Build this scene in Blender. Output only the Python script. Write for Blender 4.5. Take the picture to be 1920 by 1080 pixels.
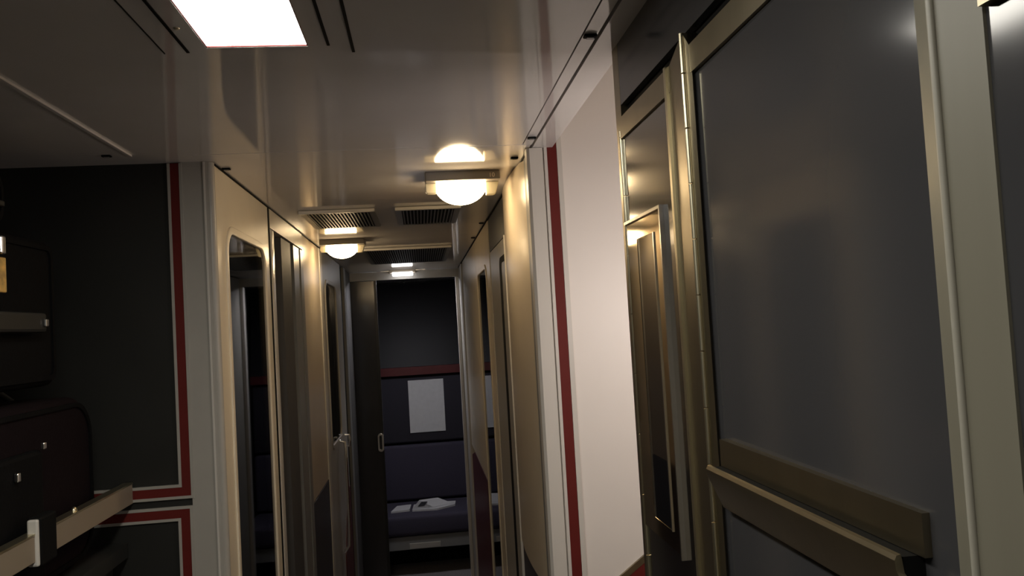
import bpy, bmesh, math, random
from mathutils import Vector, Matrix
random.seed(4)
S = bpy.context.scene
COL = S.collection
for o in list(bpy.data.objects):
    bpy.data.objects.remove(o)

# ---------------------------------------------------------------- camera
F_PX = 1500.0
VPX, VPY, ROLL = 790.0, 618.0, 0.0575
CAM_H = 1.83
Yc = Vector((VPX - 960, -(VPY - 540), F_PX)).normalized()
zx, zy = -ROLL, math.sqrt(1 - ROLL * ROLL)
zz = -(zx * Yc.x + zy * Yc.y) / Yc.z
Zc = Vector((zx, zy, zz)).normalized()
Xc = Yc.cross(Zc)
if Xc.x < 0:
    Xc = -Xc
right = Vector((Xc.x, Yc.x, Zc.x)); up = Vector((Xc.y, Yc.y, Zc.y)); fwd = Vector((Xc.z, Yc.z, Zc.z))
cd = bpy.data.cameras.new('camera')
cd.sensor_width = 36.0
cd.lens = F_PX / 1920.0 * 36.0
cd.clip_start = 0.01
cam = bpy.data.objects.new('camera', cd)
COL.objects.link(cam)
m = Matrix.Identity(4)
for i in range(3):
    m[i][0] = right[i]; m[i][1] = up[i]; m[i][2] = -fwd[i]
m[0][3], m[1][3], m[2][3] = 0.0, 0.0, CAM_H
cam.matrix_world = m
S.camera = cam

# ---------------------------------------------------------------- world, exposure
w = bpy.data.worlds.new('world'); S.world = w; w.use_nodes = True
w.node_tree.nodes['Background'].inputs[0].default_value = (0, 0, 0, 1)
w.node_tree.nodes['Background'].inputs[1].default_value = 0.0
S.view_settings.view_transform = 'Standard'
S.view_settings.look = 'None'
S.view_settings.gamma = 1.0
S.view_settings.use_curve_mapping = False
S.view_settings.exposure = 0.0
FLUO = 17.5        # fluorescent ceiling panel
DOME = 28.0       # warm corridor domes
ENDL = 5.0       # small lamp by the end lintel
STAIR = 15.5      # wall lamp in the stair well
ROOM = 45.0       # ceiling lamp of the end compartment

# ---------------------------------------------------------------- materials
def mat(name, col, rough=0.5, metal=0.0, noise=0.0, nscale=20, emit=None, spec=0.5, stretch=None, bump=0.0, coat=0.0):
    mt = bpy.data.materials.new(name); mt.use_nodes = True
    nt = mt.node_tree; b = nt.nodes['Principled BSDF']
    b.inputs['Base Color'].default_value = (*col, 1)
    b.inputs['Roughness'].default_value = rough
    b.inputs['Metallic'].default_value = metal
    b.inputs['Specular IOR Level'].default_value = spec
    if coat:
        b.inputs['Coat Weight'].default_value = coat
        b.inputs['Coat Roughness'].default_value = 0.05
    if noise or bump:
        tc = nt.nodes.new('ShaderNodeTexCoord'); mp = nt.nodes.new('ShaderNodeMapping')
        n = nt.nodes.new('ShaderNodeTexNoise'); n.inputs['Scale'].default_value = nscale
        n.inputs['Detail'].default_value = 4
        nt.links.new(tc.outputs['Object'], mp.inputs[0]); nt.links.new(mp.outputs[0], n.inputs['Vector'])
        if stretch:
            mp.inputs['Scale'].default_value = stretch
        if noise:
            r = nt.nodes.new('ShaderNodeMapRange')
            r.inputs['From Min'].default_value = 0.3; r.inputs['From Max'].default_value = 0.7
            r.inputs['To Min'].default_value = 1 - noise; r.inputs['To Max'].default_value = 1 + noise
            mx = nt.nodes.new('ShaderNodeMix'); mx.data_type = 'RGBA'; mx.blend_type = 'MULTIPLY'
            mx.inputs['Factor'].default_value = 1.0
            mx.inputs['A'].default_value = (*col, 1)
            nt.links.new(n.outputs['Fac'], r.inputs['Value'])
            nt.links.new(r.outputs[0], mx.inputs['B'])
            nt.links.new(mx.outputs['Result'], b.inputs['Base Color'])
        if bump:
            bp = nt.nodes.new('ShaderNodeBump'); bp.inputs['Strength'].default_value = bump
            bp.inputs['Distance'].default_value = 0.002
            nt.links.new(n.outputs['Fac'], bp.inputs['Height']); nt.links.new(bp.outputs[0], b.inputs['Normal'])
    if emit:
        b.inputs['Emission Color'].default_value = (*emit[0], 1)
        b.inputs['Emission Strength'].default_value = emit[1]
    return mt

def glass_mat(name, tint):
    mt = bpy.data.materials.new(name); mt.use_nodes = True
    nt = mt.node_tree; nt.nodes.clear()
    out = nt.nodes.new('ShaderNodeOutputMaterial'); mix = nt.nodes.new('ShaderNodeMixShader')
    fr = nt.nodes.new('ShaderNodeFresnel'); fr.inputs['IOR'].default_value = 1.52
    tr = nt.nodes.new('ShaderNodeBsdfTransparent'); tr.inputs[0].default_value = (*tint, 1)
    gl = nt.nodes.new('ShaderNodeBsdfGlossy'); gl.inputs['Roughness'].default_value = 0.02
    nt.links.new(fr.outputs[0], mix.inputs[0]); nt.links.new(tr.outputs[0], mix.inputs[1])
    nt.links.new(gl.outputs[0], mix.inputs[2]); nt.links.new(mix.outputs[0], out.inputs[0])
    return mt

M = {}
M['ceiling'] = mat('cream_gloss_ceiling', (.80, .775, .76), .07, noise=.03, nscale=6, spec=.6)
M['beige'] = mat('beige_laminate', (.64, .57, .45), .32, noise=.03, nscale=8)
M['doorbeige_lit'] = mat('lamplit_beige_door', (.76, .68, .53), .3, noise=.03, nscale=8)  # beige lightened to imitate stronger lamp light on the near left door
M['cream'] = mat('cream_satin_laminate', (.55, .47, .36), .30, noise=.03, nscale=8)
M['greige'] = mat('grey_beige_trim', (.40, .38, .34), .35, noise=.03)
M['grey'] = mat('grey_trim', (.22, .22, .215), .35, noise=.03)
M['edge'] = mat('pale_edge_trim', (.62, .59, .54), .28)
M['white'] = mat('white_panel', (.78, .73, .68), .45, noise=.02, nscale=5)
M['red'] = mat('dark_red_stripe', (.125, .015, .012), .6, noise=.05, spec=.2)
M['maroon'] = mat('maroon_wainscot', (.085, .012, .014), .4, noise=.1)
M['darkwains'] = mat('charcoal_wainscot', (.035, .03, .033), .4, noise=.1)
M['blackpanel'] = mat('charcoal_panel', (.026, .026, .024), .35, noise=.1, nscale=6, spec=.4)
M['doorgrey'] = mat('slate_gloss_door', (.042, .042, .045), .13, noise=.04, nscale=5, spec=.65)
M['bunkgrey'] = mat('dark_bunk_laminate', (.009, .009, .011), .5, spec=.2)
M['doormirror'] = mat('polished_mirror_panel', (.40, .40, .41), .10, metal=1, noise=.02, nscale=5)
M['steel'] = mat('brushed_bronze_steel', (.35, .305, .215), .33, metal=1, noise=.05, nscale=30, stretch=(1, 1, .05))
M['railmetal'] = mat('satin_rail', (.34, .28, .21), .5, metal=.3)
M['chrome'] = mat('chrome', (.85, .84, .82), .2, metal=1)
M['hinge'] = mat('bright_hinge', (.72, .66, .48), .33, metal=1)
M['darkgrey'] = mat('dark_grey_trim', (.065, .062, .06), .6, noise=.05)
M['pane'] = mat('black_glass', (.006, .006, .007), .015, spec=.8)
M['polished'] = mat('polished_bronze_steel', (.55, .47, .34), .06, metal=1)
M['black'] = mat('black_rubber', (.006, .006, .006), .7, spec=.1)
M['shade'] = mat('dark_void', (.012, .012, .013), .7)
M['glass'] = glass_mat('tinted_glass', (.35, .36, .38))
M['curtain'] = mat('dark_blue_curtain', (.035, .037, .05), .9, noise=.2, nscale=40)
M['navy'] = mat('navy_upholstery', (.050, .045, .072), .9, noise=.15, nscale=200, bump=.2)
M['navydark'] = mat('dark_navy_upholstery', (.026, .024, .034), .9, noise=.15, nscale=200, bump=.2)
M['paper'] = mat('white_paper', (.62, .62, .63), .8, noise=.04, nscale=30)
M['ink'] = mat('printed_dark', (.05, .05, .06), .6, noise=.3, nscale=60)
M['floor'] = mat('dark_carpet', (.22, .20, .20), .95, noise=.3, nscale=120, bump=.3)
M['bagplum'] = mat('plum_black_fabric', (.0075, .004, .0055), .85, noise=.2, nscale=150, bump=.3, spec=.12)
M['bagblack'] = mat('black_fabric', (.0035, .0035, .004), .8, noise=.2, nscale=150, bump=.3, spec=.12)
M['bagtrim'] = mat('grey_handle_plastic', (.014, .014, .013), .5)
M['tag'] = mat('ochre_tag', (.60, .36, .10), .5, noise=.4, nscale=60)
M['lens'] = mat('lamp_lens', (.9, .88, .8), .4, emit=((1, .73, .41), DOME))
M['fluo'] = mat('fluorescent_diffuser', (.9, .9, .9), .4, emit=((1, .96, .86), FLUO))
M['endlens'] = mat('end_lamp_lens', (.9, .9, .9), .4, emit=((.95, .95, 1), ENDL))
M['stairlens'] = mat('stair_lamp_lens', (.9, .9, .9), .4, emit=((1, .88, .82), STAIR))
M['roomlens'] = mat('compartment_lamp_lens', (.9, .9, .9), .4, emit=((.96, .94, 1), ROOM))
M['ridge'] = mat('pale_post_ridge', (.30, .285, .24), .4)
M['postmetal'] = mat('satin_bronze_post', (.16, .15, .115), .42, noise=.05, nscale=30, stretch=(1, 1, .05), spec=.5)
M['base_shaded'] = mat('shaded_lamp_base', (.20, .185, .17), .5)  # cream fixture darkened: shade on the base front put into the colour
M['brass'] = mat('cream_clip', (.85, .78, .58), .35)
M['fixture'] = mat('cream_fixture', (.62, .54, .42), .35)
M['grille'] = mat('dark_grille', (.10, .10, .10), .4)
M['ventlip'] = mat('vent_lip', (.55, .54, .53), .3)
M['glyph'] = mat('pale_number', (.75, .66, .55), .5)

# ---------------------------------------------------------------- mesh helpers
def B():
    return bmesh.new()

def box(bm, x0, x1, y0, y1, z0, z1, bev=0.0, seg=2):
    r = bmesh.ops.create_cube(bm, size=1.0)
    vs = r['verts']
    for v in vs:
        v.co = Vector(((x0 + x1) / 2 + v.co.x * (x1 - x0), (y0 + y1) / 2 + v.co.y * (y1 - y0), (z0 + z1) / 2 + v.co.z * (z1 - z0)))
    if bev:
        es = list({e for v in vs for e in v.link_edges})
        bmesh.ops.bevel(bm, geom=es, offset=bev, segments=seg, profile=0.5, affect='EDGES')
    return bm

def prism(bm, pts, axis, a0, a1):
    """polygon pts in the plane across 'axis', extruded from a0 to a1"""
    def P(p, a):
        return {'x': (a, p[0], p[1]), 'y': (p[0], a, p[1]), 'z': (p[0], p[1], a)}[axis]
    lo = [bm.verts.new(P(p, a0)) for p in pts]; hi = [bm.verts.new(P(p, a1)) for p in pts]
    bm.faces.new(lo); bm.faces.new(hi[::-1])
    n = len(pts)
    for i in range(n):
        bm.faces.new((lo[i], hi[i], hi[(i + 1) % n], lo[(i + 1) % n]))
    bmesh.ops.recalc_face_normals(bm, faces=bm.faces)
    return bm

def rrect(a0, a1, b0, b1, r, n=8):
    pts = []
    for cx, cy, s in ((a1 - r, b0 + r, -90), (a1 - r, b1 - r, 0), (a0 + r, b1 - r, 90), (a0 + r, b0 + r, 180)):
        for k in range(n + 1):
            t = math.radians(s + 90 * k / n)
            pts.append((cx + r * math.cos(t), cy + r * math.sin(t)))
    return pts

def holed(bm, outer, inner, axis, a0, a1):
    def P(p, a):
        return {'x': (a, p[0], p[1]), 'y': (p[0], a, p[1]), 'z': (p[0], p[1], a)}[axis]
    sides = []
    for a in (a0, a1):
        es = []; loops = []
        for pts in (outer, inner):
            vs = [bm.verts.new(P(p, a)) for p in pts]
            loops.append(vs)
            es += [bm.edges.new((vs[i], vs[(i + 1) % len(vs)])) for i in range(len(vs))]
        bmesh.ops.triangle_fill(bm, edges=es, use_beauty=True)
        sides.append(loops)
    for k in range(2):
        lo, hi = sides[0][k], sides[1][k]
        for i in range(len(lo)):
            bm.faces.new((lo[i], hi[i], hi[(i + 1) % len(lo)], lo[(i + 1) % len(lo)]))
    bmesh.ops.recalc_face_normals(bm, faces=bm.faces)
    return bm

def tube(bm, pts, r, n=10):
    pts = [Vector(p) for p in pts]; rings = []
    for i, p in enumerate(pts):
        d = (pts[min(i + 1, len(pts) - 1)] - pts[max(i - 1, 0)]).normalized()
        a = d.orthogonal().normalized() if i == 0 else (prev - d * prev.dot(d)).normalized()
        prev = a; b = d.cross(a)
        rings.append([bm.verts.new(p + (a * math.cos(2 * math.pi * k / n) + b * math.sin(2 * math.pi * k / n)) * r) for k in range(n)])
    for i in range(len(rings) - 1):
        for k in range(n):
            bm.faces.new((rings[i][k], rings[i][(k + 1) % n], rings[i + 1][(k + 1) % n], rings[i + 1][k]))
    bm.faces.new(rings[0]); bm.faces.new(rings[-1][::-1])
    bmesh.ops.recalc_face_normals(bm, faces=bm.faces)
    return bm

def dome(bm, cx, cy, cz, rx, ry, rz, n=32, k=10, power=1.0):
    """closed half ellipsoid hanging below cz"""
    rings = []
    for i in range(k):
        t = math.pi / 2 * i / k
        rings.append([bm.verts.new((cx + rx * math.cos(t) * math.cos(2 * math.pi * j / n), cy + ry * math.cos(t) * math.sin(2 * math.pi * j / n), cz - rz * math.sin(t) ** power)) for j in range(n)])
    tip = bm.verts.new((cx, cy, cz - rz))
    for i in range(k - 1):
        for j in range(n):
            bm.faces.new((rings[i][j], rings[i][(j + 1) % n], rings[i + 1][(j + 1) % n], rings[i + 1][j]))
    for j in range(n):
        bm.faces.new((rings[-1][j], rings[-1][(j + 1) % n], tip))
    bm.faces.new(rings[0])
    bmesh.ops.recalc_face_normals(bm, faces=bm.faces)
    return bm

def wloc(o):
    v = Vector((0, 0, 0))
    while o:
        v += o.location; o = o.parent
    return v

def obj(name, bm, m, parent=None, smooth=None, bevel=0.0):
    me = bpy.data.meshes.new(name)
    off = wloc(parent) if parent else None
    if off is None:
        xs = [v.co for v in bm.verts]
        off = Vector(((min(v.x for v in xs) + max(v.x for v in xs)) / 2, (min(v.y for v in xs) + max(v.y for v in xs)) / 2, min(v.z for v in xs)))
        loc = off
    else:
        loc = Vector((0, 0, 0))
    bmesh.ops.translate(bm, verts=bm.verts, vec=-off)
    bm.to_mesh(me); bm.free()
    o = bpy.data.objects.new(name, me); COL.objects.link(o)
    o.location = loc
    if parent:
        o.parent = parent
    me.materials.append(M[m] if isinstance(m, str) else m)
    if smooth:
        for p in me.polygons:
            p.use_smooth = True
        try:
            me.set_sharp_from_angle(angle=math.radians(smooth))
        except Exception:
            pass
    if bevel:
        bv = o.modifiers.new('bevel', 'BEVEL'); bv.width = bevel; bv.segments = 3; bv.limit_method = 'ANGLE'
    return o

def struct(name, bm, m, label=None, **k):
    o = obj(name, bm, m, **k); o['kind'] = 'structure'
    if label:
        o['label'] = label
    return o

def sroot(name, loc, label=None):
    o = bpy.data.objects.new(name, None); COL.objects.link(o); o.location = loc; o['kind'] = 'structure'
    o.empty_display_size = .05
    if label:
        o['label'] = label
    return o

def tag(o, label, cat, group=None):
    o['label'] = label; o['category'] = cat
    if group:
        o['group'] = group
    return o

def thing(name, loc, label, cat, group=None):
    o = bpy.data.objects.new(name, None); COL.objects.link(o); o.location = loc
    o.empty_display_size = .05
    return tag(o, label, cat, group)

def copy_tree(o, parent=None):
    c = o.copy(); COL.objects.link(c)
    if parent:
        c.parent = parent
    for ch in list(o.children):
        copy_tree(ch, c)
    return c

CZ = 2.23            # ceiling height
XL, XR = -.445, .268  # corridor wall faces
XD = .30             # face of the folding door on the right
YP = 1.83            # left partition

# ================================================================ LARGE STRUCTURE
struct('floor', box(B(), -1.4, 1.35, -1.1, 7.1, -.05, 0), 'floor')
# ceiling: one cream slab round the recess of the light, another past the transverse joint
bm = B()
LX0, LX1, LY0, LY1 = -.271, -.135, -.10, 1.113
t = .03
box(bm, -1.4, LX0, -1.1, 1.757, CZ, CZ + t); box(bm, -1.4, -.4705, 1.757, YP, CZ, CZ + t)
box(bm, LX1, .245, -1.1, 1.757, CZ, CZ + t)
box(bm, LX0, LX1, LY1, 1.757, CZ, CZ + t)
box(bm, LX0, LX1, -1.1, LY0, CZ, CZ + t)
struct('ceiling', bm, 'ceiling', 'glossy cream ceiling over the vestibule')
struct('ceiling', box(B(), -.47, .266, 1.7605, 5.36, CZ, CZ + t), 'ceiling', 'glossy cream ceiling over the corridor')
struct('ceiling', box(B(), -1.4, 1.0, 5.37, 7.1, CZ + .005, CZ + t), 'ceiling', 'ceiling of the end compartment')
# two narrow strips along the right edge
struct('trim_1', box(B(), .2475, .2675, -1.1, 1.757, CZ, CZ + .02), 'ceiling', 'narrow ceiling strip with latches')
struct('trim_2', box(B(), .2715, .318, -1.1, 1.80, CZ - .002, CZ + .02), 'ceiling', 'ceiling edge strip above the folding door')
struct('trim_3', box(B(), -1.4, .33, -1.1, 1.83, CZ + t + .001, CZ + t + .02), 'shade', 'dark backing above the ceiling joints')
struct('trim_3', box(B(), -.48, .30, 1.75, 5.4, CZ + t + .021, CZ + t + .03), 'shade', 'dark backing above the corridor ceiling')
# thick dark slots beside the light, and the faint joints
for i, (x, wd, y1) in enumerate(((-.299, .004, 1.128), (-.107, .004, 1.108), (-.075, .004, 1.136), (-.331, .0012, 1.131))):
    struct('trim_4', box(B(), x - wd / 2, x + wd / 2, -.3, y1, CZ - .0015, CZ + .004), 'black', 'dark slot in the ceiling beside the light')
struct('trim_5', box(B(), -.590, -.583, -1.0, 1.74, CZ - .004, CZ + .004), 'ceiling', 'raised bead along the luggage ceiling')
# outer shell
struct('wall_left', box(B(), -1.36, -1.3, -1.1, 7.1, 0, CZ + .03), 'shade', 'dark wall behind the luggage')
struct('wall_back', box(B(), -1.36, 1.35, -1.16, -1.1, 0, CZ + .03), 'beige')
struct('wall_end', box(B(), -1.4, 1.0, 7.0, 7.06, 0, CZ), 'blackpanel')
# left partition that closes the luggage bay
bm = B(); box(bm, -1.3, -.452, YP, YP + .03, 0, CZ)
struct('wall_partition', bm, 'blackpanel', 'charcoal partition beside the luggage bay')
bm = B(); box(bm, -.512, -.452, YP - .004, YP, 0, CZ)
struct('trim_6', bm, 'greige', 'beige upright of the left partition')
bm = B(); tube(bm, [(-.452, YP + .008, 0), (-.452, YP + .008, CZ - .001)], .011, 16)
struct('trim_7', bm, 'greige', 'rounded corner moulding at the corridor mouth', smooth=40)
struct('trim_7', box(B(), -.4625, -.459, YP - .007, YP - .003, 0, CZ - .001), 'edge', 'pale bead by the corner moulding')
# pale bead, red stripe, pale bead: upper outline, then the lower outline
def outline(xr, z0, z1, upper):
    """outline whose right side stands at xr (outermost), running left to the wall"""
    L = -1.29; y0, y1 = YP - .006, YP - .0005
    bm = B(); rb = B()
    a, b, c = .006, .019, .006
    if upper:       # closed at the bottom
        box(bm, xr - a, xr, y0, y1, z0, CZ - .002); box(bm, L, xr - a, y0, y1, z0, z0 + a)
        box(rb, xr - a - b, xr - a, y0 + .001, y1, z0 + a, CZ - .002); box(rb, L, xr - a - b, y0 + .001, y1, z0 + a, z0 + a + b)
        box(bm, xr - a - b - c, xr - a - b, y0, y1, z0 + a + b, CZ - .002); box(bm, L, xr - a - b - c, y0, y1, z0 + a + b, z0 + a + b + c)
    else:           # closed at the top
        box(bm, xr - a, xr, y0, y1, 0, z1); box(bm, L, xr - a, y0, y1, z1 - a, z1)
        box(rb, xr - a - b, xr - a, y0 + .001, y1, 0, z1 - a); box(rb, L, xr - a - b, y0 + .001, y1, z1 - a - b, z1 - a)
        box(bm, xr - a - b - c, xr - a - b, y0, y1, 0, z1 - a - b); box(bm, L, xr - a - b - c, y0, y1, z1 - a - b - c, z1 - a - b)
    n = 'upper' if upper else 'lower'
    struct('trim_8', bm, 'greige', 'pale beads of the %s partition outline' % n)
    struct('trim_9', rb, 'red', 'dark red stripe of the %s partition outline' % n)
outline(-.508, 1.494, 0, True)
outline(-.512, 0, 1.478, False)

# right partition behind the stairs (faces the camera), bright white
YS = 1.79
struct('wall_stair', box(B(), .27, 1.3, YS, YS + .03, 0, 3.2), 'white', 'white partition beside the stairs')
bm = B(); prism(bm, [(.258, YS + .03), (.258, YS - .001), (.264, YS - .008), (.294, YS - .008), (.296, YS - .001), (.296, YS + .03)], 'z', 0, CZ - .003)
struct('trim_10', bm, 'edge', 'beige corner upright of the right partition')  # paler than the left upright to stand in for stronger light on it
struct('trim_11', box(B(), .2975, .3045, YS - .007, YS, 0, CZ + .5), 'edge', 'pale bead left of the right red stripe')
struct('trim_12', box(B(), .305, .327, YS - .005, YS, 0, CZ + .5), 'red', 'dark red upright stripe by the white partition')
struct('trim_13', box(B(), .3275, .3385, YS - .006, YS, 0, CZ + .5), 'edge', 'pale bead right of the right red stripe')
# sloping stair skirt: beige bead and red stripe rising to the right
sl = (1.289 - 1.252) / (.463 - .411)
zl = lambda x: 1.252 + sl * (x - .411)
bm = B(); prism(bm, [(.339, zl(.339) - .016), (.339, zl(.339)), (1.29, zl(1.29)), (1.29, zl(1.29) - .016)], 'y', YS - .007, YS)
struct('trim_14', bm, 'steel', 'sloping bead of the stair skirt')
bm = B(); prism(bm, [(.339, zl(.339) - .050), (.339, zl(.339) - .016), (1.29, zl(1.29) - .016), (1.29, zl(1.29) - .050)], 'y', YS - .005, YS)
struct('trim_15', bm, 'red', 'sloping dark red stripe of the stair skirt')
struct('wall_stairside', box(B(), 1.3, 1.35, -1.1, 1.82, 0, 3.2), 'white')
struct('wall_stairside', box(B(), .335, 1.3, 1.145, 1.17, 0, 3.2), 'cream')
struct('wall_stairside', box(B(), .318, .34, 1.15, 1.82, CZ + .03, 3.2), 'cream')
struct('ceiling', box(B(), .318, 1.35, 1.145, 1.82, 3.2, 3.23), 'white', 'ceiling high above the stairs')
bm = B()
for k in range(6):
    box(bm, .42 + k * .16, 1.3, 1.175, YS - .008, k * .19, (k + 1) * .19)
struct('stairs', bm, 'floor', 'stairs rising to the right behind the folding door')
ls = thing('stair_lamp', (.64, 1.18, 1.75), 'lamp on the stair well wall opposite the white partition', 'lamp')
obj('lamp_housing', box(B(), .50, .78, 1.1702, 1.182, 1.74, 1.98, bev=.003), 'fixture', ls)
obj('diffuser', box(B(), .515, .765, 1.182, 1.192, 1.755, 1.965), 'stairlens', ls)

# ================================================================ CORRIDOR WALLS
WT = .03
# ---- left: door with a rounded window
def windowed_door(name, label, x_face, sgn, y0, y1, z1, hy0, hy1, hz0, hz1, r, panel, glassx=.0015):
    rt = sroot(name, (x_face, (y0 + y1) / 2, 0), label)
    xa, xb = (x_face, x_face + sgn * WT)
    bm = holed(B(), [(y0, 0.0), (y1, 0.0), (y1, z1), (y0, z1)], rrect(hy0, hy1, hz0, hz1, r), 'x', xa, xb)
    obj('door_panel', bm, panel, rt)
    g = .018
    bm = holed(B(), rrect(hy0 - g, hy1 + g, hz0 - g, hz1 + g, r + g), rrect(hy0 + .002, hy1 - .002, hz0 + .002, hz1 - .002, r), 'x', x_face - sgn * .004, x_face + sgn * .012)
    obj('window_frame', bm, panel, rt, bevel=.003)
    bm = prism(B(), rrect(hy0 - .004, hy1 + .004, hz0 - .004, hz1 + .004, r), 'x', x_face + sgn * glassx, x_face + sgn * (glassx + .004))
    obj('window_pane', bm, 'glass', rt)
    return rt
d1 = windowed_door('door_1', 'beige compartment door with a tall rounded window, left of the corridor', XL, -1, 1.848, 2.478, CZ - .003, 1.945, 2.405, .75, 2.088, .055, 'doorbeige_lit')
struct('trim_16', box(B(), XL - .02, XL + .001, 2.480, 2.500, 0, CZ - .002), 'black', 'dark joint beside the left door')
bm = B(); box(bm, XL - .05, XL + .003, 2.501, 2.555, 0, 2.165, bev=.003)
struct('trim_17', bm, 'edge', 'pale door edge post on the left', smooth=40)
struct('trim_18', box(B(), XL - .03, XL + .002, 2.501, 3.17, 2.167, CZ - .003), 'beige', 'beige header over the recessed door')
rt = sroot('door_2', (XL - .03, 2.8, 0), 'dark glossy recessed door on the left')
obj('door_panel', box(B(), XL - .06, XL - .03, 2.557, 2.93, 0, 2.163), 'doorgrey', rt)
obj('door_stile', box(B(), XL - .03, XL - .004, 2.72, 2.91, 0, 2.163), 'darkgrey', rt)
struct('trim_19', box(B(), XL - .05, XL - .001, 2.962, 3.10, 0, 2.163), 'grey', 'grey metal jamb on the left')
struct('trim_19', box(B(), XL - .05, XL + .003, 3.102, 3.17, 0, 2.163, bev=.003), 'grey', 'pale metal jamb beside the cream panel')
struct('trim_20', box(B(), XL - .05, XL - .03, 2.931, 2.961, 0, 2.163), 'black', 'dark gap between the left jambs')
# cream panel with wainscot
ZW = 1.19
struct('wall_left', box(B(), XL - WT, XL, 3.175, 3.68, 2.163, CZ - .002), 'cream', 'cream header of the lamp panel')
struct('wall_left', box(B(), XL - WT, XL, 3.175, 3.68, ZW, 2.163), 'cream', 'cream wall panel glowing under the far dome lamp')
struct('trim_21', box(B(), XL - WT, XL + .002, 3.175, 3.68, 0, ZW - .004), 'darkwains', 'dark wainscot under the left cream panel')
struct('trim_35', box(B(), XL - WT, XL + .005, 3.683, 3.752, 0, CZ - .003, bev=.004), 'edge', 'pale edge strip beyond the left cream panel')
# second windowed door
d3 = windowed_door('door_3', 'far compartment door with a rounded window, on the left', XL, -1, 3.756, 4.63, CZ - .004, 3.885, 4.34, 1.30, 2.08, .05, 'greige')
h = obj('door_handle', tube(B(), [(XL, 4.48, 1.28), (XL + .022, 4.48, 1.28), (XL + .026, 4.48, 1.25), (XL + .022, 4.48, 1.22), (XL, 4.48, 1.22)], .007), 'chrome', d3, smooth=60)
gb = obj('grab_bar', tube(B(), [(XL, 4.18, 1.29), (XL + .028, 4.18, 1.28), (XL + .032, 4.18, 1.2), (XL + .032, 4.18, .85), (XL + .028, 4.18, .76), (XL, 4.18, .73)], .008), 'chrome', d3, smooth=60)
obj('lower_panel', prism(B(), [(4.25, 0), (4.25, .70), (4.50, .98), (4.625, .98), (4.625, 0)], 'x', XL - .004, XL + .004), 'maroon', d3)
struct('trim_22', box(B(), XL - .04, XL + .004, 4.82, 4.93, 0, CZ - .004, bev=.004), 'grey', 'pale post beyond the far left door')
struct('trim_23', box(B(), XL - .04, XL - .012, 4.635, 4.82, 0, CZ - .004), 'black', 'dark joint by the far left post')
struct('wall_left', box(B(), XL - .045, XL - .006, 4.932, 5.34, 0, CZ - .004), 'darkgrey', 'grey end stretch of the left corridor wall')
# dark rooms behind the left doors
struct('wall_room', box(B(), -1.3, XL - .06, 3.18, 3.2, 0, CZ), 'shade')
bm = B()
n = 60
rows = []
for i in range(n + 1):
    y = 1.90 + i * .56 / n; x = -.535 + .012 * math.sin(i * 1.35) + .005 * math.sin(i * .51)
    rows.append((bm.verts.new((x, y, .3)), bm.verts.new((x, y, 2.10))))
for i in range(n):
    bm.faces.new((rows[i][0], rows[i + 1][0], rows[i + 1][1], rows[i][1]))
bmesh.ops.solidify(bm, geom=bm.faces[:], thickness=.003)
cu = tag(obj('curtain', bm, 'curtain', smooth=60), 'dark blue pleated curtain drawn behind the near left door window', 'curtain')
struct('trim_24', tube(B(), [(-.533, 1.868, 2.11), (-.533, 2.52, 2.11)], .008), 'grey', 'curtain track in the near left room')
struct('ceiling', box(B(), -1.4, -.475, 1.83, 5.36, CZ, CZ + .03), 'shade', 'ceiling of the left compartments')

# ---- right
struct('trim_25', box(B(), XR - .002, XR + .03, YS + .032, 1.90, 0, CZ - .003), 'grey', 'grey upright behind the right corner')
bm = B()
pts = []
for k in range(17):            # slightly bowed cream pillar
    u = k / 16; pts.append((XR - .014 * math.sin(math.pi * u) ** .6, 1.91 + .50 * u))
pts += [(XR + .03, 2.41), (XR + .03, 1.91)]
prism(bm, pts, 'z', 1.20, CZ - .003)
struct('wall_right', bm, 'cream', 'bowed cream wall panel under the near dome lamp', smooth=40)
bm = B(); prism(bm, [(p[0] + .003, p[1]) for p in pts], 'z', 0, 1.195)
struct('trim_26', bm, 'darkwains', 'dark wainscot under the right cream panel', smooth=40)
struct('trim_28', box(B(), XR - .006, XR + .03, 2.4115, 2.4145, 0, 2.103), 'edge', 'pale edge of the right cream panel')
# recessed doorway
rt = sroot('door_4', (XR, 2.6, 0), 'beige sliding door recessed on the right of the corridor')
obj('door_panel', box(B(), XR, XR + .03, 2.415, 2.955, 0, 2.10), 'greige', rt)
obj('door_gasket', holed(B(), rrect(2.425, 2.632, .3, 2.05, .035), rrect(2.462, 2.572, .34, 2.03, .02), 'x', XR - .001, XR + .004), 'black', rt)
struct('trim_27', box(B(), XR + .002, XR + .03, 2.415, 2.99, 2.105, CZ - .003), 'blackpanel', 'dark header over the right recessed door')
struct('trim_29', box(B(), XR + .004, XR + .03, 2.957, 2.99, 0, 2.104), 'black', 'dark gap beside the right sliding door')
d5 = windowed_door('door_5', 'compartment door with a narrow rounded window on the right of the corridor', XR, 1, 2.995, 3.72, CZ - .004, 3.165, 3.64, .55, 2.06, .05, 'beige')
struct('wall_right', box(B(), XR, XR + WT, 3.725, 4.88, 1.12, CZ - .004), 'beige', 'far beige wall panel on the right')
bm = prism(B(), [(3.725, 0), (4.88, 0), (4.88, 1.06), (4.6, 1.115), (3.725, 1.115)], 'x', XR - .001, XR + WT)
struct('trim_30', bm, 'maroon', 'maroon wainscot under the far right panel')
bm = B(); tube(bm, [(XR + .012, 5.0, 0), (XR + .012, 5.0, CZ - .004)], .02, 20)
struct('trim_31', bm, 'edge', 'rounded pale post near the corridor end', smooth=60)
struct('wall_right', box(B(), XR - .003, XR + WT, 5.03, 5.345, 0, CZ - .004), 'greige', 'end stretch of the right corridor wall')
struct('wall_right', box(B(), .50, .53, 1.82, 7.0, 0, CZ), 'shade', 'dark wall of the rooms on the right')
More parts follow.
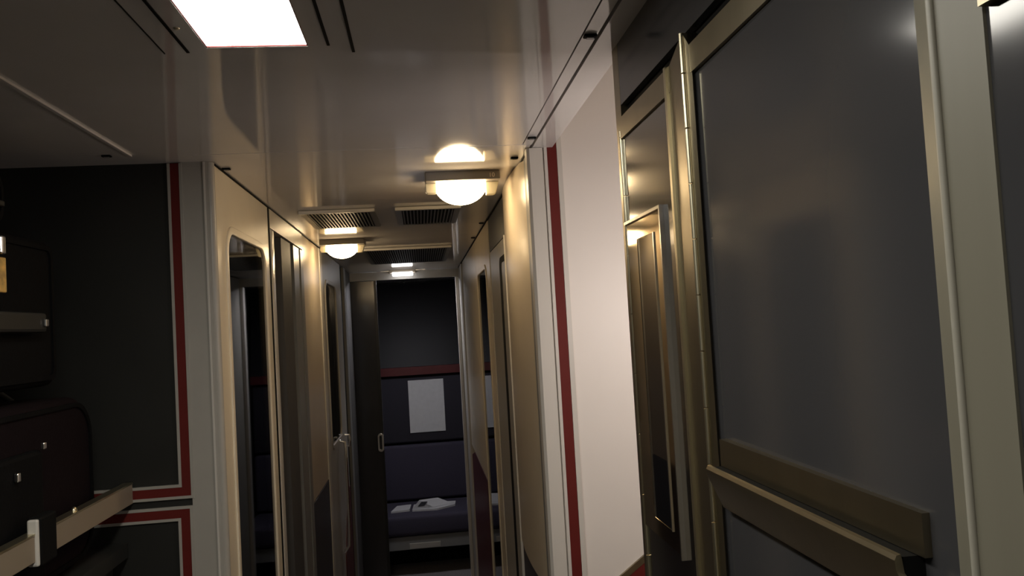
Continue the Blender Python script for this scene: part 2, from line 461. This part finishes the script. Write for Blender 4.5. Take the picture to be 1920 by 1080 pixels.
struct('ceiling', box(B(), .298, .53, 1.83, 5.37, CZ - .001, CZ + .03), 'shade', 'ceiling of the right compartments')

# ---- corridor end
YE = 5.35
bm = B(); box(bm, -1.3, .50, YE, YE + .03, 2.172, CZ - .004)
struct('wall_lintel', bm, 'greige', 'pale lintel across the corridor end')
struct('wall_endpartition', box(B(), .262, .50, YE, YE + .03, 0, 2.171), 'greige', 'end partition right of the doorway')
struct('wall_endpartition', box(B(), -1.3, XL - .01, YE, YE + .03, 0, 2.171), 'blackpanel', 'end partition left of the doorway')
rt = sroot('door_6', (-.37, YE, 0), 'dark sliding door half covering the corridor end')
obj('door_panel', box(B(), -.454, -.285, YE + .035, YE + .055, 0.01, 2.171), 'doorgrey', rt)
obj('door_stile', box(B(), -.300, -.283, YE + .033, YE + .058, 0.01, 2.171), 'blackpanel', rt)
bm = holed(B(), rrect(-.322, -.282, 1.045, 1.165, .019), rrect(-.309, -.295, 1.06, 1.15, .0065), 'y', YE + .008, YE + .034)
obj('door_handle', bm, 'chrome', rt, bevel=.002)
struct('trim_32', box(B(), .243, .262, YE - .004, YE + .05, 0, 2.17), 'edge', 'pale jamb right of the end doorway')

# ================================================================ FOLDING DOOR ON THE RIGHT
fd = sroot('door_7', (XD, .9, 0), 'slate grey folding door with bronze steel edges')
def yz_box(name, m, y0, y1, z0, z1, x0=XD, x1=XD + .02, parent=None, bev=0, **k):
    return obj(name, box(B(), x0, x1, y0, y1, z0, z1, bev=bev), m, parent, **k)
yz_box('far_leaf', 'doormirror', .895, 1.116, .05, 2.087, XD + .002, XD + .022, fd)
obj('near_leaf', prism(B(), [(XD + .001, .435), (XD + .004, .815), (XD + .004, .826), (XD + .026, .826), (XD + .022, .435)], 'z', .05, 2.087), 'doorgrey', fd)
yz_box('top_rail', 'steel', .882, 1.116, 2.087, 2.117, XD - .001, XD + .02, fd)
yz_box('top_rail', 'steel', .44, .815, 2.087, 2.117, XD - .001, XD + .02, fd)
def hinge(ya, yb, yc, xp, z0, z1, par, slant=0.0):
    """two bright steel facets meeting at a knuckled ridge (yb, xp)"""
    bm = B(); prism(bm, [(XD, ya), (xp + .001, yb), (XD + .014, yb)], 'z', z0, z1)
    # slanted heads
    a = obj('hinge_plate', bm, 'steel', par)
    bm = B(); prism(bm, [(xp + .001, yb), (XD, yc), (XD + .014, yb)], 'z', z0, z1)
    b = obj('hinge_plate', bm, 'steel', par)
    if slant:
        for o_, yy in ((a, ya), (b, yc)):
            for v in o_.data.vertices:
                if v.co.z > z1 - .01 and abs(v.co.y + wloc(o_).y - yy) < .004:
                    v.co.z -= slant
    bm = B(); z = z0
    while z < z1 - .01:
        zt = min(z + .060, z1)
        tube(bm, [(xp, yb, z + .0008), (xp, yb, zt - .0008)], .0028, 8)
        z = zt
    obj('hinge_knuckle', bm, 'hinge', par, smooth=60)
hinge(.895, .827, .811, XD - .004, .05, 2.135, fd, .022)
obj('leaf_edge', box(B(), XD - .004, XD + .012, .889, .896, .05, 2.118), 'hinge', fd)
# door post at the far edge with its piano hinge
post = yz_box('door_post', 'steel', 1.121, 1.152, 0, CZ - .002, XD + .004, XD + .035, fd)
bm = B(); z = .05
while z < 2.09:
    tube(bm, [(XD + .001, 1.1185, z + .0008), (XD + .001, 1.1185, min(z + .085, 2.10) - .0008)], .003, 8); z += .085
obj('hinge_knuckle', bm, 'hinge', fd, smooth=60)
wf = obj('window_frame', holed(B(), [(.950, 1.538), (1.116, 1.538), (1.116, 1.962), (.950, 1.962)], [(.986, 1.56), (1.066, 1.56), (1.066, 1.937), (.986, 1.937)], 'x', XD - .0005, XD + .003), 'polished', fd)
obj('window_pane', box(B(), XD, XD + .0028, .986, 1.066, 1.56, 1.937), 'pane', wf)
bm = B(); box(bm, XD - .004, XD + .002, .9465, .950, 1.535, 1.966); box(bm, XD - .004, XD + .002, .950, 1.116, 1.962, 1.966)
obj('frame_lip', bm, 'chrome', wf)
obj('inner_bead', box(B(), XD - .002, XD + .002, .984, .9875, 1.56, 1.937), 'chrome', wf)
# header above the leaves
yz_box('header', 'doorgrey', -1.1, 1.120, 2.138, CZ - .002, XD + .004, XD + .03, fd)
yz_box('header_shadow_gap', 'black', -1.1, 1.120, 2.117, 2.138, XD + .014, XD + .03, fd)
# protective rail across the near leaf
r_ = yz_box('push_rail', 'steel', .462, .795, 1.674, 1.701, XD - .004, XD + .004, fd)
obj('rail_bar', prism(B(), [(XD - .0145, 1.672), (XD - .0152, 1.6755), (XD - .018, 1.675), (XD - .0195, 1.672), (XD - .019, 1.666), (XD - .004, 1.632), (XD + .002, 1.632), (XD + .002, 1.640), (XD - .0135, 1.664)], 'y', .469, .796), 'steel', fd, smooth=30)
obj('rail_shadow_strip', box(B(), XD - .0135, XD + .003, .470, .795, 1.660, 1.6735), 'black', fd)  # solid black strip painting the shadow behind the rail lip
obj('rail_end_cap', box(B(), XD - .0195, XD - .004, .462, .4688, 1.63, 1.660, bev=.002), 'edge', fd)
# near steel post between this door and the next panel
obj('door_post', prism(B(), [(XD + .002, .441), (XD - .004, .418), (XD + .014, .418)], 'z', 0, 2.12), 'postmetal', fd)
obj('door_post', prism(B(), [(XD - .004, .418), (XD + .002, .383), (XD + .014, .383), (XD + .014, .418)], 'z', 0, 2.12), 'postmetal', fd)
obj('post_ridge', tube(B(), [(XD - .004, .416, 0), (XD - .004, .416, 2.12)], .0024, 10), 'ridge', fd, smooth=60)
rt = sroot('door_8', (XD, -.2, 0), 'slate grey wall panel nearest the camera on the right')
yz_box('door_panel', 'doorgrey', -1.1, .383, 0, 2.117, XD + .004, XD + .02, rt)
yz_box('top_rail', 'steel', -1.1, .381, 1.982, 2.05, XD - .002, XD + .006, rt)

# ================================================================ LUGGAGE BAY
XB = -.636
rk = thing('luggage_rack', (XB, 1.2, 1.38), 'luggage shelf with a flat metal rail, in the dark bay left of the corridor', 'luggage rack')
obj('shelf', box(B(), -1.295, XB - .012, -.9, YP - .008, 1.38, 1.41), 'blackpanel', rk)
obj('rail', box(B(), XB - .006, XB + .002, -.9, YP - .008, 1.493, 1.535, bev=.001), 'railmetal', rk)
obj('rail_lip', box(B(), XB - .016, XB + .003, -.9, YP - .008, 1.535, 1.538), 'hinge', rk)
br = obj('rail_bracket', box(B(), XB - .012, XB + .009, 1.39, 1.448, 1.483, 1.562, bev=.004), 'black', rk)
obj('bracket_face', box(B(), XB - .010, XB + .007, 1.383, 1.391, 1.485, 1.56, bev=.003), 'edge', br)
obj('rail_stud', dome(B(), XB - .007, 1.553, 1.5375, .005, .007, -.008, 12, 5), 'hinge', rk, smooth=60)
struct('wall_rack', box(B(), -.70, -.68, -1.0, YP - .008, 0, 1.378), 'blackpanel', 'charcoal front under the luggage shelf')

def suitcase(name, label, x0, x1, y0, y1, z0, z1, m, rad):
    rt = thing(name, ((x0 + x1) / 2, (y0 + y1) / 2, z0), label, 'suitcase')
    bm = prism(B(), rrect(y0, y1, z0, z1, rad), 'x', x0, x1)
    obj('shell', bm, m, rt, smooth=40, bevel=.018)
    bm = holed(B(), rrect(y0 + .012, y1 - .012, z0 + .012, z1 - .012, rad * .85), rrect(y0 + .02, y1 - .02, z0 + .02, z1 - .02, rad * .8), 'x', x1 - .004, x1 + .004)
    obj('zipper', bm, 'bagblack', rt)
    return rt
sa = suitcase('suitcase', 'plum black soft suitcase with rounded corners, lowest on the luggage shelf', -1.12, -.685, .98, 1.752, 1.411, 1.738, 'bagplum', .085)
obj('front_pocket', box(B(), -.69, -.668, 1.05, 1.50, 1.44, 1.66, bev=.008), 'bagblack', sa)
obj('carry_handle', tube(B(), [(-.80, 1.40, 1.735), (-.80, 1.43, 1.757), (-.80, 1.62, 1.757), (-.80, 1.67, 1.735)], .006), 'bagtrim', sa, smooth=60)
obj('zip_pull', box(B(), -.668, -.660, 1.485, 1.495, 1.66, 1.672, bev=.002), 'chrome', sa)
obj('buckle', box(B(), -.668, -.660, 1.392, 1.402, 1.62, 1.635, bev=.002), 'chrome', sa)
sb = suitcase('suitcase', 'black box suitcase with a grey side handle, stacked on the plum suitcase', -1.12, -.70, .85, 1.635, 1.764, 2.04, 'bagblack', .02)
obj('side_handle', box(B(), -.70, -.676, 1.20, 1.548, 1.864, 1.900, bev=.006), 'bagtrim', sb)
obj('handle_rivet', box(B(), -.676, -.670, 1.53, 1.541, 1.874, 1.888, bev=.002), 'chrome', sb)
sc = suitcase('travel_bag', 'flat black bag lying on top of the stacked suitcases', -1.08, -.72, .80, 1.50, 2.042, 2.16, 'bagblack', .04)
sc['category'] = 'bag'
obj('zip_pull', box(B(), -.716, -.708, 1.44, 1.475, 2.085, 2.095, bev=.002), 'bagtrim', sc)
obj('strap', tube(B(), [(-.715, 1.30, 2.09), (-.698, 1.35, 2.06), (-.672, 1.365, 2.03), (-.664, 1.372, 1.99)], .005), 'bagtrim', sc, smooth=60)
tg = obj('luggage_tag', box(B(), -.668, -.662, 1.335, 1.378, 1.928, 1.985, bev=.002), 'tag', sc)
obj('tag_buckle', box(B(), -.667, -.659, 1.36, 1.374, 1.99, 2.02, bev=.003), 'chrome', tg)

# ================================================================ CEILING THINGS
fl = thing('ceiling_light', (-.2, .5, CZ), 'bright white fluorescent panel set flush in the vestibule ceiling', 'ceiling light')
obj('diffuser', box(B(), LX0 + .001, LX1 - .001, LY0 + .001, LY1 - .001, CZ + .002, CZ + .008), 'fluo', fl)
obj('light_frame', holed(B(), [(LX0, LY0), (LX1, LY0), (LX1, LY1), (LX0, LY1)], [(LX0 + .0015, LY0 + .002), (LX1 - .0015, LY0 + .002), (LX1 - .0015, LY1 - .002), (LX0 + .0015, LY1 - .002)], 'z', CZ + .0005, CZ + .029), 'red', fl)
obj('screw', dome(B(), -.289, 1.04, CZ, .004, .004, .002, 12, 4), 'hinge', fl)

def dome_lamp(name, label, cx, cy, rx, rz, bx0, bx1):
    rt = thing(name, (cx, cy, CZ), label, 'ceiling lamp', 'warm dome lamps of the corridor')
    obj('base', box(B(), bx0, bx1, cy - .066, cy + .06, CZ - .024, CZ - .0005, bev=.002), 'base_shaded', rt)
    zc = CZ - .024
    obj('end_clip', prism(B(), [(bx0, zc), (bx0 - .001, zc - .020), (bx0 + .003, zc - .026), (cx - rx * .93, zc - .026), (cx - rx * .93, zc)], 'y', cy - .030, cy - .010), 'brass', rt, bevel=.002)
    obj('end_clip', prism(B(), [(bx1, zc), (bx1 - .010, zc - .032), (bx1 - .016, zc - .034), (cx + rx * .93, zc - .034), (cx + rx * .93, zc)], 'y', cy - .030, cy - .010), 'brass', rt, bevel=.002)
    obj('lens', dome(B(), cx, cy, CZ - .0245, rx, .062, rz, 32, 10), 'lens', rt, smooth=60)
    return rt
l1 = dome_lamp('dome_lamp', 'bright dome lamp on the corridor ceiling nearest the camera', .122, 2.095, .069, .054, .03, .221)
l2 = dome_lamp('dome_lamp', 'bright dome lamp farther along the corridor, by the left wall', -.318, 3.47, .070, .053, -.406, -.220)
cu = bpy.data.curves.new('num', 'FONT'); cu.body = '10'; cu.size = .016; cu.extrude = .0006; cu.align_x = 'CENTER'
tmp = bpy.data.objects.new('num', cu); COL.objects.link(tmp)
bpy.context.view_layer.update()
me = bpy.data.meshes.new_from_object(tmp.evaluated_get(bpy.context.evaluated_depsgraph_get()))
bpy.data.objects.remove(tmp)
me.materials.clear(); me.materials.append(M['glyph'])
no = bpy.data.objects.new('number_marking', me); COL.objects.link(no)
no.rotation_euler = (math.radians(90), 0, 0); no.parent = l1
no.location = Vector((.200, 2.0285, CZ - .019)) - l1.location
no['label'] = 'small pale number on the lamp base'
no.location.y += .0

l3 = thing('end_lamp', (-.10, 5.30, CZ), 'small rectangular white lamp on the ceiling before the end doorway', 'ceiling lamp')
obj('lamp_box', box(B(), -.188, -.020, 5.25, 5.345, CZ - .022, CZ - .001, bev=.003), 'fixture', l3)
obj('lens', box(B(), -.170, -.036, 5.246, 5.32, CZ - .040, CZ - .018, bev=.004), 'endlens', l3)

def vent(name, label, x0, x1, y0, y1, lip, slats_along_y=True, group=None):
    rt = thing(name, ((x0 + x1) / 2, (y0 + y1) / 2, CZ), label, 'air vent', group)
    f = .02
    obj('vent_frame', holed(B(), [(x0, y0), (x1, y0), (x1, y1), (x0, y1)], [(x0 + f, y0 + f), (x1 - f, y0 + f), (x1 - f, y1 - f), (x0 + f, y1 - f)], 'z', CZ - .006, CZ - .0005), 'grey', rt)
    obj('vent_backing', box(B(), x0 + f, x1 - f, y0 + f, y1 - f, CZ - .0025, CZ - .0008), 'black', rt)
    bm = B(); n = int((x1 - x0 - 2 * f) / .011)
    for i in range(n):
        x = x0 + f + (i + .5) * (x1 - x0 - 2 * f) / n
        box(bm, x - .0022, x + .0022, y0 + f, y1 - f, CZ - .008, CZ - .002)
    obj('grille', bm, 'grille', rt)
    if lip:
        obj('vent_lip', box(B(), x0, x1, y0 - .008, y0 + .006, CZ - .012, CZ - .001, bev=.002), 'ventlip', rt)
vent('ceiling_vent', 'slatted ceiling vent on the left, in front of the far dome lamp', -.37, -.13, 2.60, 3.02, True, group='pair of slatted ceiling vents')
vent('ceiling_vent', 'slatted ceiling vent on the right, behind the near dome lamp', -.065, .15, 2.60, 3.02, True, group='pair of slatted ceiling vents')
vent('ceiling_vent', 'wide dark slatted vent across the ceiling before the end lamp', -.27, .165, 3.86, 4.72, True)

def latch(x, y, label, wdt=.018, m='black'):
    rt = thing('ceiling_latch', (x, y, CZ), label, 'latch', 'latches along the ceiling edge')
    obj('latch_plate', box(B(), x - wdt / 2, x + wdt / 2, y - .006, y + .006, CZ - .004, CZ - .0002, bev=.001), m, rt)
    obj('latch_slot', box(B(), x - wdt / 2 + .004, x + wdt / 2 - .004, y - .003, y + .004, CZ - .0055, CZ - .004), 'grey', rt)
latch(.257, 1.086, 'dark latch in the ceiling strip above the folding door, nearest the camera')
latch(.2575, 1.689, 'dark latch at the far end of the ceiling strip, above the red stripe')
latch(.243, 1.891, 'dark latch on the corridor ceiling beside the near dome lamp')
latch(-.430, 1.905, 'dark latch on the ceiling above the near left door')
latch(.252, 3.08, 'small dark latch on the ceiling right edge, beyond the near dome lamp')
latch(.252, 3.58, 'farthest small dark latch on the ceiling right edge')
latch(-.632, 1.735, 'dark latch on the shaded ceiling over the luggage')
# thin shadow gap between ceiling and right wall
struct('trim_33', box(B(), XR - .004, XR + .004, 1.80, 5.34, CZ - .004, CZ - .0005), 'black', 'dark joint between ceiling and right wall')
struct('trim_34', box(B(), XL - .001, XL + .003, 1.85, 3.85, CZ - .004, CZ - .0005), 'black', 'dark joint between ceiling and left wall')

# ================================================================ END COMPARTMENT
bs = thing('bench_seat', (-.1, 6.4, 0), 'navy upholstered bench seat seen through the end doorway', 'seat')
X0, X1 = -.80, .48
obj('seat_cushion', box(B(), X0, X1, 6.08, 6.62, .30, .45, bev=.03, seg=4), 'navy', bs, smooth=40)
bk = obj('backrest', box(B(), X0, X1, 6.60, 6.72, .455, .90, bev=.025, seg=4), 'navy', bs, smooth=40)
obj('headrest', box(B(), X0, X1, 6.62, 6.72, .915, 1.46, bev=.02, seg=4), 'navydark', bs, smooth=40)
obj('seat_frame', box(B(), X0, X1, 6.10, 6.60, .20, .295), 'grey', bs)
obj('frame_plate', box(B(), -.17, .06, 6.092, 6.10, .205, .245, bev=.002), 'greige', bs)
obj('plinth', box(B(), X0, X1, 6.45, 6.60, 0, .20), 'black', bs)
hc = B(); box(hc, -.132, .156, 6.611, 6.618, .995, 1.42, bev=.002)
tag(obj('headrest_cover', hc, 'paper'), 'white paper headrest cover hanging on the back of the navy bench', 'headrest cover')
ub = thing('folded_bunk', (-.1, 6.78, 1.47), 'dark folded upper bunk with a red lower edge above the bench', 'bunk')
obj('bunk_panel', prism(B(), [(6.60, 1.52), (6.78, 2.225), (6.95, 2.225), (6.95, 1.52)], 'x', X0, X1), 'bunkgrey', ub)
obj('red_edge', prism(B(), [(6.585, 1.465), (6.585, 1.53), (6.62, 1.535), (6.95, 1.535), (6.95, 1.465)], 'x', X0, X1), 'maroon', ub)
cl_ = thing('compartment_lamp', (-.1, 5.49, 2.2), 'lamp on the end compartment ceiling above the bench', 'ceiling lamp')
obj('lamp_housing', box(B(), -.25, .05, 5.40, 5.58, 2.205, 2.233), 'fixture', cl_)
obj('diffuser', box(B(), -.24, .04, 5.41, 5.57, 2.195, 2.205), 'roomlens', cl_)
# folded papers on the seat
def sheet(bm, pts, th=.004):
    lo = [bm.verts.new(p) for p in pts]; hi = [bm.verts.new((p[0], p[1], p[2] + th)) for p in pts]
    bm.faces.new(lo[::-1]); bm.faces.new(hi)
    for i in range(len(pts)):
        j = (i + 1) % len(pts); bm.faces.new((lo[i], lo[j], hi[j], hi[i]))
    return bm
z = .4505
pl = sheet(B(), [(-.30, 6.22, z), (-.16, 6.24, z), (-.15, 6.42, z), (-.26, 6.40, z)], .014)
tag(obj('folded_leaflet', pl, 'paper'), 'small folded white leaflet on the left of the bench seat', 'leaflet')
mg = thing('magazine', (.0, 6.33, z), 'open white magazine with a raised page lying on the bench seat', 'magazine')
bm = B(); sheet(bm, [(-.14, 6.22, z), (.05, 6.20, z), (.19, 6.30, z), (.20, 6.42, z), (-.05, 6.45, z), (-.13, 6.40, z)], .014)
obj('pages', bm, 'paper', mg)
bm = B()
v = [bm.verts.new(p) for p in ((-.14, 6.24, z + .015), (-.085, 6.36, z + .055), (.06, 6.42, z + .050), (.17, 6.34, z + .015), (.02, 6.25, z + .016))]
bm.faces.new(v); bmesh.ops.solidify(bm, geom=bm.faces[:], thickness=.003)
obj('raised_page', bm, 'paper', mg)
bm = B()
v = [bm.verts.new(p) for p in ((-.098, 6.26, z + .027), (-.068, 6.31, z + .050), (-.02, 6.32, z + .048), (-.048, 6.265, z + .028))]
bm.faces.new(v); bmesh.ops.solidify(bm, geom=bm.faces[:], thickness=.002)
obj('printed_picture', bm, 'ink', mg)
